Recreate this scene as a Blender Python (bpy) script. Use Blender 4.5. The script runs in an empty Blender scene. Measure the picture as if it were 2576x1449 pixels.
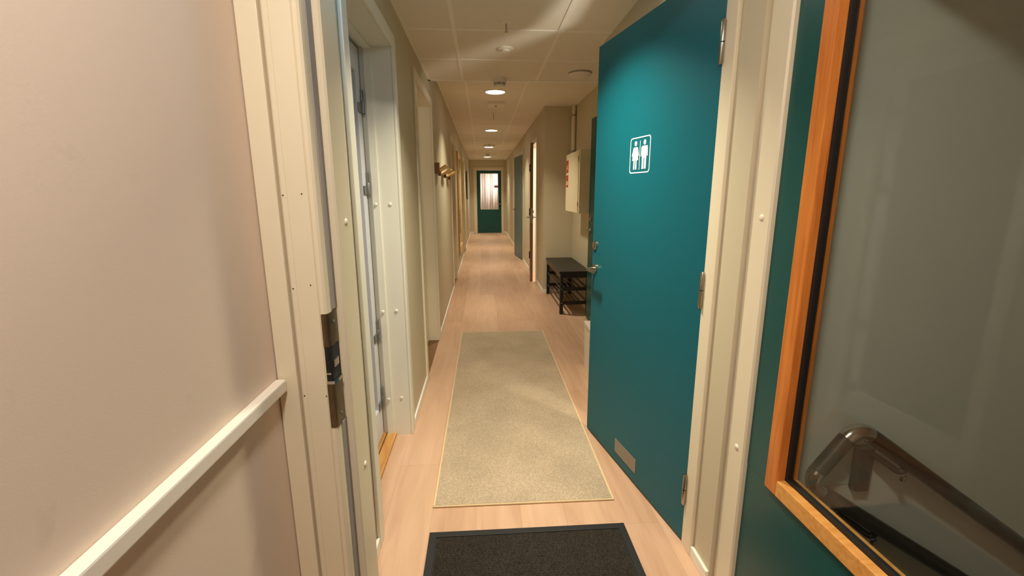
import bpy, bmesh, math, random
from mathutils import Vector, Matrix
random.seed(7)
S = bpy.context.scene
COL = S.collection
pi = math.pi

# ------------------------------------------------------------------ camera
W_, H_ = 2576, 1449
F_PX, PITCH, YAW, ROLL = 1131.66, 0.2080509, 0.0638212, -0.0040087
cd = bpy.data.cameras.new('camera'); cam = bpy.data.objects.new('camera', cd); COL.objects.link(cam)
fwd = Vector((math.sin(YAW)*math.cos(PITCH), math.cos(YAW)*math.cos(PITCH), -math.sin(PITCH)))
rt = Vector((math.cos(YAW), -math.sin(YAW), 0)); up = rt.cross(fwd)
c_, s_ = math.cos(ROLL), math.sin(ROLL)
r2 = rt*c_ + up*s_; u2 = up*c_ - rt*s_
M = Matrix((r2, u2, -fwd)).transposed().to_4x4(); M.translation = Vector((0, 0, 1.345))
cam.matrix_world = M
cd.sensor_fit = 'HORIZONTAL'; cd.sensor_width = 36.0; cd.lens = 36.0*F_PX/W_; cd.clip_start = 0.02
S.camera = cam

# ------------------------------------------------------------------ world and exposure
w = bpy.data.worlds.new('world'); S.world = w; w.use_nodes = True
w.node_tree.nodes['Background'].inputs[0].default_value = (0.62, 0.72, 1.0, 1)
w.node_tree.nodes['Background'].inputs[1].default_value = 0.02
S.view_settings.view_transform = 'Standard'; S.view_settings.look = 'None'
S.view_settings.exposure = 0.74; S.view_settings.gamma = 1.0; S.view_settings.use_curve_mapping = False
S.cycles.max_bounces = 12; S.cycles.diffuse_bounces = 6; S.cycles.glossy_bounces = 5; S.cycles.transparent_max_bounces = 16

# ------------------------------------------------------------------ lights of the rooms
WARM = (1.0, 0.90, 0.70); NEUT = (1.0, 0.92, 0.80); COOL = (0.62, 0.82, 1.0)
def area(name, loc, size, power, col, rot=(0, 0, 0), spread=180, shape='DISK'):
    l = bpy.data.lights.new(name, 'AREA'); l.shape = shape
    if shape == 'RECTANGLE': l.size, l.size_y = size
    else: l.size = size
    l.energy = power; l.color = col; l.spread = math.radians(spread)
    o = bpy.data.objects.new(name, l); COL.objects.link(o); o.location = loc; o.rotation_euler = rot
    return o
NEAR_Z, FAR_Z, VEST_Z = 2.257, 2.42, 2.48
DOWN = [(0.17, 1.95, NEAR_Z), (0.16, 5.21, FAR_Z), (0.178, 8.28, FAR_Z), (0.177, 11.2, FAR_Z), (0.176, 14.2, FAR_Z)]
DPOW = [12.0, 8.6, 8.6, 8.6, 8.0]
for (x, y, z), p, sp_ in zip(DOWN, DPOW, (112, 108, 108, 108, 108)):
    area('downlight_lamp', (x, y, z-0.006), 0.15, p, WARM, spread=sp_)
area('vestibule_lamp', (-0.08, 0.06, VEST_Z-0.075), 0.20, 15.0, (1.0, 0.90, 0.82))
area('restroom_lamp', (1.38, 1.45, 1.50), 0.20, 12.0, NEUT, rot=(0, math.radians(90), math.radians(-52)))
area('side_room_lamp', (1.9, 7.2, 2.35), 0.5, 40.0, (1.0, 0.95, 0.88))
area('end_room_lamp', (1.0, 15.95, 2.30), 0.4, 26.0, (1.0, 0.94, 0.90))
area('left_room_lamp', (-1.9, 2.6, 2.3), 0.5, 6.0, COOL)

# ------------------------------------------------------------------ materials
def new_mat(name):
    m = bpy.data.materials.new(name); m.use_nodes = True
    n = m.node_tree.nodes; return m, n, m.node_tree.links, n['Principled BSDF']
def srgb(r, g, b):
    f = lambda v: (v/255/12.92) if v/255 <= 0.04045 else ((v/255+0.055)/1.055)**2.4
    return (f(r), f(g), f(b), 1)
def paint(name, rgb, rough=0.5, var=0.04, scale=6.0, bump=0.0, bscale=200, metal=0.0, spec=0.5, coat=0.0):
    m, n, l, b = new_mat(name)
    c = srgb(*rgb)
    tc = n.new('ShaderNodeTexCoord'); nz = n.new('ShaderNodeTexNoise'); nz.inputs['Scale'].default_value = scale; nz.inputs['Detail'].default_value = 4
    l.new(tc.outputs['Object'], nz.inputs['Vector'])
    mx = n.new('ShaderNodeMix'); mx.data_type = 'RGBA'
    mx.inputs[6].default_value = tuple(max(0, v*(1-var)) for v in c[:3])+(1,)
    mx.inputs[7].default_value = tuple(min(1, v*(1+var)) for v in c[:3])+(1,)
    l.new(nz.outputs['Fac'], mx.inputs[0]); l.new(mx.outputs[2], b.inputs['Base Color'])
    b.inputs['Roughness'].default_value = rough; b.inputs['Metallic'].default_value = metal
    b.inputs['Specular IOR Level'].default_value = spec
    if coat: b.inputs['Coat Weight'].default_value = coat; b.inputs['Coat Roughness'].default_value = 0.25
    if bump:
        n2 = n.new('ShaderNodeTexNoise'); n2.inputs['Scale'].default_value = bscale
        l.new(tc.outputs['Object'], n2.inputs['Vector'])
        bp = n.new('ShaderNodeBump'); bp.inputs['Strength'].default_value = bump; bp.inputs['Distance'].default_value = 0.002
        l.new(n2.outputs['Fac'], bp.inputs['Height']); l.new(bp.outputs['Normal'], b.inputs['Normal'])
    return m
def wood(name, c1, c2, axis='Z', scale=1.0, rough=0.45):
    m, n, l, b = new_mat(name)
    tc = n.new('ShaderNodeTexCoord'); mp = n.new('ShaderNodeMapping')
    sc = {'X': (1.5, 22, 22), 'Y': (22, 1.5, 22), 'Z': (22, 22, 1.5)}[axis]
    mp.inputs['Scale'].default_value = tuple(v*scale for v in sc)
    nz = n.new('ShaderNodeTexNoise'); nz.inputs['Scale'].default_value = 2.0; nz.inputs['Detail'].default_value = 6; nz.inputs['Distortion'].default_value = 0.6
    rp = n.new('ShaderNodeValToRGB'); rp.color_ramp.elements[0].position = 0.3; rp.color_ramp.elements[1].position = 0.7
    rp.color_ramp.elements[0].color = srgb(*c1); rp.color_ramp.elements[1].color = srgb(*c2)
    l.new(tc.outputs['Object'], mp.inputs[0]); l.new(mp.outputs[0], nz.inputs['Vector']); l.new(nz.outputs['Fac'], rp.inputs[0]); l.new(rp.outputs[0], b.inputs['Base Color'])
    b.inputs['Roughness'].default_value = rough
    return m
def floor_mat():
    m, n, l, b = new_mat('laminate_floor')
    tc = n.new('ShaderNodeTexCoord')
    mp = n.new('ShaderNodeMapping'); mp.inputs['Rotation'].default_value = (0, 0, pi/2); mp.inputs['Location'].default_value = (0.3, 0.05, 0)
    br = n.new('ShaderNodeTexBrick'); br.inputs['Scale'].default_value = 1.0
    br.inputs['Brick Width'].default_value = 1.29; br.inputs['Row Height'].default_value = 0.19; br.inputs['Mortar Size'].default_value = 0.0012
    br.inputs['Color1'].default_value = (0.25, 0.25, 0.25, 1); br.inputs['Color2'].default_value = (0.75, 0.75, 0.75, 1); br.inputs['Mortar'].default_value = (0.1, 0.1, 0.1, 1)
    br.offset = 0.37
    l.new(tc.outputs['Object'], mp.inputs[0]); l.new(mp.outputs[0], br.inputs['Vector'])
    m2 = n.new('ShaderNodeMapping'); m2.inputs['Scale'].default_value = (9, 0.9, 1)
    nz = n.new('ShaderNodeTexNoise'); nz.inputs['Scale'].default_value = 2.2; nz.inputs['Detail'].default_value = 7; nz.inputs['Distortion'].default_value = 0.8
    l.new(tc.outputs['Object'], m2.inputs[0]); l.new(m2.outputs[0], nz.inputs['Vector'])
    ad = n.new('ShaderNodeMath'); ad.operation = 'MULTIPLY_ADD'; ad.inputs[1].default_value = 0.5
    l.new(br.outputs['Color'], ad.inputs[0])
    hf = n.new('ShaderNodeMath'); hf.operation = 'MULTIPLY'; hf.inputs[1].default_value = 0.62; l.new(nz.outputs['Fac'], hf.inputs[0]); l.new(hf.outputs[0], ad.inputs[2])
    rp = n.new('ShaderNodeValToRGB'); e = rp.color_ramp.elements
    e[0].position = 0.25; e[0].color = srgb(180, 141, 112); e[1].position = 0.85; e[1].color = srgb(218, 182, 150)
    l.new(ad.outputs[0], rp.inputs[0]); l.new(rp.outputs[0], b.inputs['Base Color'])
    b.inputs['Roughness'].default_value = 0.42
    return m
def weave_mat(name, c1, c2, sx, sy, strength=0.6, rough=0.95):
    m, n, l, b = new_mat(name)
    tc = n.new('ShaderNodeTexCoord'); mp = n.new('ShaderNodeMapping'); mp.inputs['Scale'].default_value = (sx, sy, 1)
    vo = n.new('ShaderNodeTexVoronoi'); vo.inputs['Scale'].default_value = 1.0; vo.inputs['Randomness'].default_value = 0.55
    nz = n.new('ShaderNodeTexNoise'); nz.inputs['Scale'].default_value = 3.0; nz.inputs['Detail'].default_value = 3
    l.new(tc.outputs['Object'], mp.inputs[0]); l.new(mp.outputs[0], vo.inputs['Vector']); l.new(tc.outputs['Object'], nz.inputs['Vector'])
    rp = n.new('ShaderNodeValToRGB'); e = rp.color_ramp.elements
    e[0].position = 0.1; e[0].color = srgb(*c2); e[1].position = 0.75; e[1].color = srgb(*c1)
    l.new(vo.outputs['Distance'], rp.inputs[0])
    mx = n.new('ShaderNodeMix'); mx.data_type = 'RGBA'; mx.blend_type = 'MULTIPLY'; mx.inputs[0].default_value = 0.35
    r2 = n.new('ShaderNodeValToRGB'); r2.color_ramp.elements[0].position = 0.35; r2.color_ramp.elements[0].color = (0.6, 0.6, 0.6, 1); r2.color_ramp.elements[1].position = 0.6
    l.new(nz.outputs['Fac'], r2.inputs[0]); l.new(rp.outputs[0], mx.inputs[6]); l.new(r2.outputs[0], mx.inputs[7])
    l.new(mx.outputs[2], b.inputs['Base Color'])
    bp = n.new('ShaderNodeBump'); bp.inputs['Strength'].default_value = strength; bp.inputs['Distance'].default_value = 0.004; bp.invert = True
    l.new(vo.outputs['Distance'], bp.inputs['Height']); l.new(bp.outputs['Normal'], b.inputs['Normal'])
    b.inputs['Roughness'].default_value = rough; b.inputs['Specular IOR Level'].default_value = 0.15
    return m
def glass_mat(name, tint=(0.93, 0.96, 0.94), refl=1.0):
    m, n, l, b = new_mat(name); n.remove(b)
    out = n['Material Output']; tr = n.new('ShaderNodeBsdfTransparent'); tr.inputs[0].default_value = tint+(1,)
    gl = n.new('ShaderNodeBsdfGlossy'); gl.inputs['Roughness'].default_value = 0.03
    lw = n.new('ShaderNodeLayerWeight'); lw.inputs[0].default_value = 0.5
    pw = n.new('ShaderNodeMath'); pw.operation = 'POWER'; pw.inputs[1].default_value = 4.0; l.new(lw.outputs['Facing'], pw.inputs[0])
    fr = n.new('ShaderNodeMath'); fr.operation = 'MULTIPLY_ADD'; fr.inputs[1].default_value = 0.8; fr.inputs[2].default_value = 0.018; l.new(pw.outputs[0], fr.inputs[0])
    mx = n.new('ShaderNodeMixShader')
    l.new(fr.outputs[0], mx.inputs[0]); l.new(tr.outputs[0], mx.inputs[1]); l.new(gl.outputs[0], mx.inputs[2]); l.new(mx.outputs[0], out.inputs[0])
    return m
def emit(name, col, k):
    m, n, l, b = new_mat(name); b.inputs['Base Color'].default_value = (0.9, 0.9, 0.9, 1)
    b.inputs['Emission Color'].default_value = col+(1,); b.inputs['Emission Strength'].default_value = k
    return m
def scuffed(name, rgb, rough=0.6):
    # painted wallboard with a few dirty scuffs of its own
    m = paint(name, rgb, rough, 0.02, 1.5, 0.08, 260)
    n, l = m.node_tree.nodes, m.node_tree.links; b = n['Principled BSDF']
    src = b.inputs['Base Color'].links[0].from_socket
    tc = n.new('ShaderNodeTexCoord'); mp = n.new('ShaderNodeMapping'); mp.inputs['Scale'].default_value = (1, 5, 4); mp.inputs['Rotation'].default_value = (0.7, 0, 0)
    nz = n.new('ShaderNodeTexNoise'); nz.inputs['Scale'].default_value = 2.1; nz.inputs['Detail'].default_value = 5
    rp = n.new('ShaderNodeValToRGB'); rp.color_ramp.elements[0].position = 0.70; rp.color_ramp.elements[0].color = (0, 0, 0, 1); rp.color_ramp.elements[1].position = 0.80; rp.color_ramp.elements[1].color = (0.14, 0.14, 0.14, 1)
    l.new(tc.outputs['Object'], mp.inputs[0]); l.new(mp.outputs[0], nz.inputs['Vector']); l.new(nz.outputs['Fac'], rp.inputs[0])
    mx = n.new('ShaderNodeMix'); mx.data_type = 'RGBA'; mx.inputs[7].default_value = srgb(120, 100, 72)
    l.new(rp.outputs[0], mx.inputs[0]); l.new(src, mx.inputs[6]); l.new(mx.outputs[2], b.inputs['Base Color'])
    return m

WALL = paint('wall_paint', (200, 190, 162), 0.55, 0.015, 2.0, 0.06, 180)
WALLV = scuffed('vestibule_wall_paint', (226, 208, 190))
STAIRW = paint('stair_wall_paint', (186, 188, 176), 0.6, 0.02, 2.0, 0.05, 180)
CEIL = paint('ceiling_tile', (232, 226, 212), 0.85, 0.02, 30, 0.15, 350)
CEILG = paint('ceiling_grid', (240, 236, 226), 0.5)
FRAME = paint('frame_paint', (226, 216, 188), 0.38, 0.015, 4, 0.05, 90)
FRAMEW = paint('frame_white_paint', (226, 224, 208), 0.38, 0.015, 4)
BASE = paint('baseboard_white', (238, 234, 222), 0.4)
TEAL = paint('teal_lacquer', (2, 93, 106), 0.46, 0.04, 1.6, 0.05, 70, spec=0.28)
GREEN = paint('dark_green_lacquer', (5, 76, 74), 0.36, 0.05, 1.8, 0.05, 70)
BLUEG = paint('blue_grey_lacquer', (78, 112, 116), 0.4, 0.04, 2)
FLOOR = floor_mat()
RUG = weave_mat('woven_rug', (192, 174, 148), (160, 142, 116), 150, 110, 0.35)
RUGB = paint('rug_binding', (214, 190, 146), 0.9, 0.1, 120, 0.4, 300)
MATC = weave_mat('mat_pile', (60, 54, 46), (28, 25, 21), 260, 90, 0.8)
RUBB = paint('black_rubber', (20, 19, 19), 0.6, 0.1, 40)
STEEL = paint('brushed_steel', (170, 165, 152), 0.28, 0.06, 40, metal=1.0)
CHROME = paint('chrome', (205, 205, 205), 0.16, 0.03, 10, metal=1.0)
WORNST = paint('worn_steel', (120, 110, 90), 0.35, 0.35, 30, metal=1.0)
HINGE = paint('grey_zinc', (128, 130, 126), 0.42, 0.08, 60, metal=0.6)
DKMETAL = paint('dark_metal', (40, 38, 36), 0.4, metal=0.5)
RAILM = paint('handrail_brown_steel', (40, 34, 30), 0.32, 0.08, 8)
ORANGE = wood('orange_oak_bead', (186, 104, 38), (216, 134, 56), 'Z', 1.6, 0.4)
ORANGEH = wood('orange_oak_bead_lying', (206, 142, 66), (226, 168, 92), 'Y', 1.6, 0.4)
OAK = wood('oak_threshold', (176, 122, 62), (206, 156, 90), 'Y', 1.4)
PINE = wood('pine', (204, 168, 112), (226, 192, 136), 'Z', 1.2)
PINEY = wood('pine_lying', (208, 164, 78), (234, 196, 110), 'Y', 1.2)
DKWOOD = wood('brown_door_wood', (112, 78, 44), (140, 100, 58), 'Z')
BLACKW = paint('black_painted_wood', (24, 23, 22), 0.42, 0.1, 12)
CABW = paint('cabinet_enamel', (236, 224, 188), 0.35, 0.01, 3)
PIPEW = paint('pipe_paint', (226, 214, 186), 0.4)
PLASTIC = paint('white_plastic', (232, 226, 212), 0.4, 0.01, 3)
WHITEP = paint('sign_white', (240, 240, 236), 0.5)
REDP = paint('label_red', (190, 52, 36), 0.5)
DARK = paint('dark_slot', (18, 17, 16), 0.7)
GLASS = glass_mat('clear_glass')
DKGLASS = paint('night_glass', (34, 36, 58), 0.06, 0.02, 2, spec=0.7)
MIRROR = paint('mirror_silver', (225, 225, 222), 0.02, 0.0, 2, metal=1.0)
CURT = paint('curtain_fabric', (236, 220, 216), 0.9, 0.05, 8)
LAMP = emit('lamp_glow', (1.0, 0.93, 0.82), 6.0)
STICK = paint('cap_plastic', (236, 230, 212), 0.4)

# ------------------------------------------------------------------ mesh helpers
class MB:
    def __init__(s): s.bm = bmesh.new()
    def box(s, lo, hi, bev=0.0, mat=None, seg=2):
        lo, hi = [min(a, b) for a, b in zip(lo, hi)], [max(a, b) for a, b in zip(lo, hi)]
        r = bmesh.ops.create_cube(s.bm, size=1.0); vs = r['verts']
        for v in vs:
            v.co = Vector([lo[i]+(v.co[i]+0.5)*(hi[i]-lo[i]) for i in range(3)])
        if bev > 0:
            es = list({e for v in vs for e in v.link_edges})
            rr = bmesh.ops.bevel(s.bm, geom=es, offset=min(bev, 0.45*min(hi[i]-lo[i] for i in range(3))), segments=seg, affect='EDGES', profile=0.6)
            vs = list({v for f in rr['faces'] for v in f.verts} | {v for v in vs if v.is_valid})
        if mat is not None: bmesh.ops.transform(s.bm, matrix=mat, verts=vs)
        return s
    def prism(s, pts, z0, z1, axis='Z'):
        def P(a, b, c): return {'Z': (a, b, c), 'X': (c, a, b), 'Y': (a, c, b)}[axis]
        lo = [s.bm.verts.new(P(a, b, z0)) for a, b in pts]; hi = [s.bm.verts.new(P(a, b, z1)) for a, b in pts]
        n = len(pts); s.bm.faces.new(lo[::-1]); s.bm.faces.new(hi)
        for i in range(n): s.bm.faces.new((lo[i], lo[(i+1) % n], hi[(i+1) % n], hi[i]))
        return s
    def lathe(s, prof, loc=(0, 0, 0), n=40, mat=None):
        rows = []
        for r, z in prof:
            rows.append([s.bm.verts.new((max(r, 1e-5)*math.cos(2*pi*i/n), max(r, 1e-5)*math.sin(2*pi*i/n), z)) for i in range(n)])
        for a, b in zip(rows, rows[1:]):
            for i in range(n): s.bm.faces.new((a[i], a[(i+1) % n], b[(i+1) % n], b[i]))
        s.bm.faces.new(rows[0][::-1]); s.bm.faces.new(rows[-1])
        m = Matrix.Translation(loc) @ (mat if mat else Matrix())
        bmesh.ops.transform(s.bm, matrix=m, verts=[v for r in rows for v in r])
        return s
    def tube(s, pts, r, n=16):
        pts = [Vector(p) for p in pts]; rows = []; prev = None
        for i, p in enumerate(pts):
            t = (pts[min(i+1, len(pts)-1)]-pts[max(i-1, 0)]).normalized()
            if prev is None: a = t.orthogonal().normalized()
            else: a = (prev-t*prev.dot(t)).normalized()
            prev = a; b = t.cross(a)
            rows.append([s.bm.verts.new(p+(a*math.cos(2*pi*k/n)+b*math.sin(2*pi*k/n))*r) for k in range(n)])
        for a, b in zip(rows, rows[1:]):
            for i in range(n): s.bm.faces.new((a[i], a[(i+1) % n], b[(i+1) % n], b[i]))
        s.bm.faces.new(rows[0][::-1]); s.bm.faces.new(rows[-1])
        return s
    def build(s, name, mat, parent=None, smooth=False):
        bmesh.ops.recalc_face_normals(s.bm, faces=s.bm.faces)
        me = bpy.data.meshes.new(name); s.bm.to_mesh(me); s.bm.free(); me.materials.append(mat)
        if smooth:
            for p in me.polygons: p.use_smooth = True
            me.set_sharp_from_angle(angle=math.radians(38))
        o = bpy.data.objects.new(name, me); COL.objects.link(o)
        if parent is not None: o.parent = parent
        return o
def B(lo, hi, bev=0.0): return MB().box(lo, hi, bev)
def tag(o, label, cat=None, group=None, kind=None):
    if label: o['label'] = label
    if cat: o['category'] = cat
    if group: o['group'] = group
    if kind: o['kind'] = kind
    return o
def empty(name, loc=(0, 0, 0), rz=0.0):
    o = bpy.data.objects.new(name, None); COL.objects.link(o); o.location = loc; o.rotation_euler = (0, 0, rz); o.empty_display_size = 0.1
    return o
def struct(o, label, cat): return tag(o, label, cat, kind='structure')
def fillet(pts, rad, n=8):
    pts = [Vector(p) for p in pts]; out = [pts[0]]
    for a, b, c in zip(pts, pts[1:], pts[2:]):
        d1 = (a-b).normalized(); d2 = (c-b).normalized(); ang = d1.angle(d2); t = rad/math.tan(ang/2)
        p1 = b+d1*t; p2 = b+d2*t; ctr = b+(d1+d2).normalized()*(rad/math.sin(ang/2))
        v1 = p1-ctr; v2 = p2-ctr
        for k in range(n+1):
            th = v1.angle(v2); t_ = k/n
            v = (v1*math.sin((1-t_)*th)+v2*math.sin(t_*th))/math.sin(th) if th > 1e-4 else v1
            out.append(ctr+v)
    out.append(pts[-1]); return out
ROTY = Matrix.Rotation(pi/2, 4, 'Y'); ROTX = Matrix.Rotation(-pi/2, 4, 'X')

# ------------------------------------------------------------------ setting: floor, walls, ceilings
LX, RX, RXF, RCX, ENDY = -0.427, 0.770, 0.810, 1.20, 15.5
struct(B((-2.6, -2.2, -0.10), (1.02, 18.2, 0.0)).box((1.02, 1.25, -0.10), (3.2, 18.2, 0.0)).build('floor', FLOOR), 'pale pinkish oak laminate floor running down the corridor', 'floor')
st = MB()
for i in range(6): st.box((1.02+0.26*i, -0.2, -0.19*(i+1)-0.1), (1.28+0.26*i, 1.15, -0.19*(i+1)))
st.box((2.55, -2.2, -1.40), (4.2, 1.15, -1.3)); st.box((1.02, -2.2, -1.4), (2.6, -0.2, -1.3)).box((1.0, -2.2, -1.4), (1.02, 1.15, -0.1))
struct(st.build('floor_stairs', paint('stair_grey', (120, 116, 108), 0.7)), 'grey stairs going down behind the glazed door', 'stairs')

def wall_x(name, x0, x1, y0, y1, z1, holes, mat, label):
    m = MB(); y = y0
    for (a, b, zt) in holes:
        m.box((x0, y, 0), (x1, a, z1)); m.box((x0, a, zt), (x1, b, z1)); y = b
    m.box((x0, y, 0), (x1, y1, z1))
    return struct(m.build(name, mat), label, 'wall')
ZT = 2.60
L1, L2, L3, L4 = (1.585, 2.375, 2.035), (3.15, 4.05, 2.06), (6.40, 7.10, 2.06), (10.0, 10.8, 2.06)
wall_x('wall_left', LX-0.22, LX, 1.29, ENDY+0.1, ZT, [L1, L2, L3, L4], WALL, 'long beige left wall of the corridor with several doorways')
WC = (1.475, 2.372, 2.055)
wall_x('wall_right_near', RX, RX+0.10, 1.29, 3.0, ZT, [WC], WALL, 'short beige wall around the restroom doorway')
D2 = (3.83, 4.70, 2.085)
struct(B((RX+0.10, 2.90, 0), (RCX+0.1, 3.0, ZT)).build('wall_recess_return', WALL), 'beige return wall behind the ajar restroom door', 'wall')
wall_x('wall_recess', RCX, RCX+0.10, 3.0, 6.1, ZT, [D2], WALL, 'beige back wall of the niche with the cabinet')
struct(B((RXF+0.10, 6.0, 0), (RCX, 6.1, ZT)).build('wall_recess_end', WALL), 'beige end wall of the niche beyond the shoe bench', 'wall')
D3, D4 = (6.80, 7.69, 2.075), (9.05, 9.93, 2.095)
wall_x('wall_right_far', RXF, RXF+0.10, 6.0, ENDY+0.1, ZT, [D3, D4], WALL, 'long beige right wall of the far corridor')
D5 = (-0.19, 0.645, 2.095)
m = MB(); m.box((LX, ENDY, 0), (D5[0], ENDY+0.1, ZT)).box((D5[1], ENDY, 0), (RXF, ENDY+0.1, ZT)).box((D5[0], ENDY, D5[2]), (D5[1], ENDY+0.1, ZT))
struct(m.build('wall_end', WALL), 'beige end wall of the corridor around the far green door', 'wall')
# doorway wall between stair landing and corridor, the landing's own walls
m = MB(); m.box((-0.515, 1.10, 0), (-0.462, 1.29, ZT)).box((-0.65, 1.10, 0), (-0.515, 1.29, ZT)).box((-0.462, 1.10, 2.13), (0.86, 1.29, ZT))
struct(m.build('wall_front_left', WALLV), 'narrow beige wall strip beside the near doorway frame', 'wall')
struct(B((0.862, 1.15, -1.4), (4.2, 1.29, ZT)).build('wall_front_right', STAIRW), 'grey stairwell wall seen through the glazed door', 'wall')
struct(B((-0.65, -2.2, 0), (-0.515, 1.10, ZT)).build('wall_landing_left', WALLV), 'large pale pinkish beige wall at the left with a chair rail', 'wall')
struct(B((-0.65, -2.3, -1.4), (4.2, -2.2, ZT)).build('wall_landing_back', WALLV), 'beige wall behind the viewpoint', 'wall')
struct(B((4.1, -2.2, -1.4), (4.2, 1.15, ZT)).build('wall_landing_right', STAIRW), 'grey wall beyond the stairs', 'wall')
struct(B((-0.65, -2.3, VEST_Z), (4.2, 1.29, VEST_Z+0.1)).build('ceiling_landing', CEIL), 'pale ceiling over the stair landing', 'ceiling')
# rooms behind doors
def room(name, x0, x1, y0, y1, z1, mat, label, open_side, zc=None):
    t = 0.05; m = MB()
    if open_side != '-x': m.box((x0-t, y0-t, 0), (x0, y1+t, z1))
    if open_side != '+x': m.box((x1, y0-t, 0), (x1+t, y1+t, z1))
    if open_side != '-y': m.box((x0, y0-t, 0), (x1, y0, z1))
    if open_side != '+y': m.box((x0, y1, 0), (x1, y1+t, z1))
    struct(m.build('wall_'+name, mat), label, 'wall')
    struct(B((x0, y0, z1), (x1, y1, z1+0.05)).build('ceiling_'+name, CEIL), 'ceiling of the room beyond: '+label, 'ceiling')
RWH = paint('room_white', (226, 222, 212), 0.6)
room('restroom', RX+0.10, 1.92, 1.34, 2.85, 2.4, RWH, 'white restroom walls glimpsed past the ajar teal door', '-x')
room('side_room', RXF+0.10, 3.0, 6.2, 8.6, 2.4, RWH, 'bright white room walls behind the brown wooden door', '-x')
room('blue_door_room', RXF+0.10, 2.4, 8.75, 10.6, 2.4, RWH, 'pale room walls behind the blue-grey door', '-x')
room('end_room', -0.6, 1.4, ENDY+0.1, 18.0, 2.42, RWH, 'lit room walls beyond the far green door', '-y')
room('niche_room', RCX+0.10, 2.4, 3.6, 5.2, 2.4, RWH, 'pale room walls behind the niche door', '-x')
room('left_room', -2.4, LX-0.22, 1.34, 2.9, 2.42, paint('room_blue_grey', (150, 156, 170), 0.7), 'dim bluish room walls behind the left glazed door', '+x')
# ceilings of the corridor
struct(B((LX-0.05, 1.29, NEAR_Z), (RCX+0.05, 4.02, ZT-0.01)).build('ceiling_near', CEIL), 'lower tiled ceiling over the near corridor', 'ceiling')
struct(B((LX-0.05, 4.02, FAR_Z), (RCX+0.05, ENDY+0.05, ZT-0.01)).build('ceiling_far', CEIL), 'higher tiled ceiling over the far corridor', 'ceiling')
def grid(y0, y1, z, xs, ys, name, label):
    m = MB()
    for x in xs: m.box((x-0.012, y0, z-0.003), (x+0.012, y1, z+0.002), 0.001)
    for y in ys: m.box((LX, y-0.012, z-0.0026), (RCX, y+0.012, z+0.002), 0.001)
    m.box((LX, y0, z-0.004), (LX+0.02, y1, z+0.002))
    return struct(m.build(name, CEILG), label, 'ceiling grid')
o = grid(1.29, 4.02, NEAR_Z, (-0.145, 0.462), (1.63, 2.23, 2.82, 3.41), 'trim_1', 'pale metal tile grid under the near ceiling')
m = MB(); m.box((LX, 3.985, NEAR_Z-0.004), (RCX, 4.03, NEAR_Z+0.01)); struct(m.build('trim_2', CEILG), 'metal edge strip where the near ceiling steps up', 'ceiling edge')
o = grid(4.02, ENDY, FAR_Z, (-0.145, 0.462), [4.6+0.6*i for i in range(18)], 'trim_3', 'pale metal tile grid under the far ceiling')
# baseboards
bb = MB()
def bbx(m, x, s, y0, y1, h=0.05): m.box((x, y0, 0.0), (x+s*0.012, y1, h), 0.003)
for a, b in ((1.29, 1.525), (2.44, 3.09), (4.12, 6.33), (7.17, 9.93), (10.87, ENDY)): bbx(bb, LX, 1, a, b)
struct(bb.build('baseboard_left', BASE), 'white baseboard along the left corridor wall', 'baseboard')
bb = MB()
bbx(bb, RX, -1, 1.29, 1.408, 0.045); bbx(bb, RXF, -1, 5.99, 6.735); bbx(bb, RXF, -1, 7.76, 8.98); bbx(bb, RXF, -1, 10.0, ENDY)
bb.box((RXF, 5.988, 0), (RCX, 6.0, 0.05), 0.003); bbx(bb, RCX, -1, 4.77, 6.0)
struct(bb.build('baseboard_right', BASE), 'white baseboard along the right corridor wall and niche', 'baseboard')
bb = MB(); bb.box((LX, ENDY-0.012, 0), (-0.30, ENDY, 0.06), 0.003).box((0.714, ENDY-0.012, 0), (RXF, ENDY, 0.06), 0.003)
struct(bb.build('baseboard_end', BASE), 'white baseboard beside the far green door', 'baseboard')

# ------------------------------------------------------------------ door frames
def frame_x(name, x, s, hole, depth, mat, label, cw=0.065, stop=None):
    """casing and jamb liner for an opening in a wall whose face is at x; s = +1 when the corridor lies on +x"""
    y0, y1, zt = hole; m = MB(); t = 0.014
    xa, xb = x, x+s*t
    m.box((xa, y0-cw, 0), (xb, y0+0.004, zt+cw), 0.004); m.box((xa, y1-0.004, 0), (xb, y1+cw, zt+cw), 0.004); m.box((xa, y0+0.004, zt-0.004), (xb, y1-0.004, zt+cw), 0.004)
    j = 0.003
    m.box((x, y0-0.01, 0), (x-s*depth, y0+j, zt)); m.box((x, y1-j, 0), (x-s*depth, y1+0.01, zt)); m.box((x, y0, zt-j), (x-s*depth, y1, zt+0.01))
    if stop:
        a, b = stop
        m.box((x-s*a, y0, 0), (x-s*b, y0+0.016, zt-0.016), 0.002); m.box((x-s*a, y1-0.016, 0), (x-s*b, y1, zt-0.016), 0.002); m.box((x-s*a, y0, zt-0.016), (x-s*b, y1, zt), 0.002)
    return struct(m.build(name, mat), label, 'door frame')
def screw_caps(parent, pts, axis):
    for p in pts:
        prof = [(0.0088, 0), (0.0088, 0.0016), (0.0075, 0.0032), (0.004, 0.0042)]
        m = {'+x': ROTY, '-x': Matrix.Rotation(-pi/2, 4, 'Y'), '-y': Matrix.Rotation(pi/2, 4, 'X')}[axis]
        MB().lathe(prof, p, 20, m).build('screw_cap', STICK, parent, True)
f1 = frame_x('trim_4', LX, 1, L1, 0.150, FRAMEW, 'wide white frame of the left glazed door with screw caps', 0.058, (0.093, 0.128))
screw_caps(f1, [(x, 2.3555 if x < -0.50 else 2.3715, z) for z in (1.291, 0.729, 0.227) for x in (-0.538, -0.470)], '-y')
frame_x('trim_5', LX, 1, L2, 0.13, FRAME, 'cream frame of the left doorway before the coat rack', 0.065)
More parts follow.
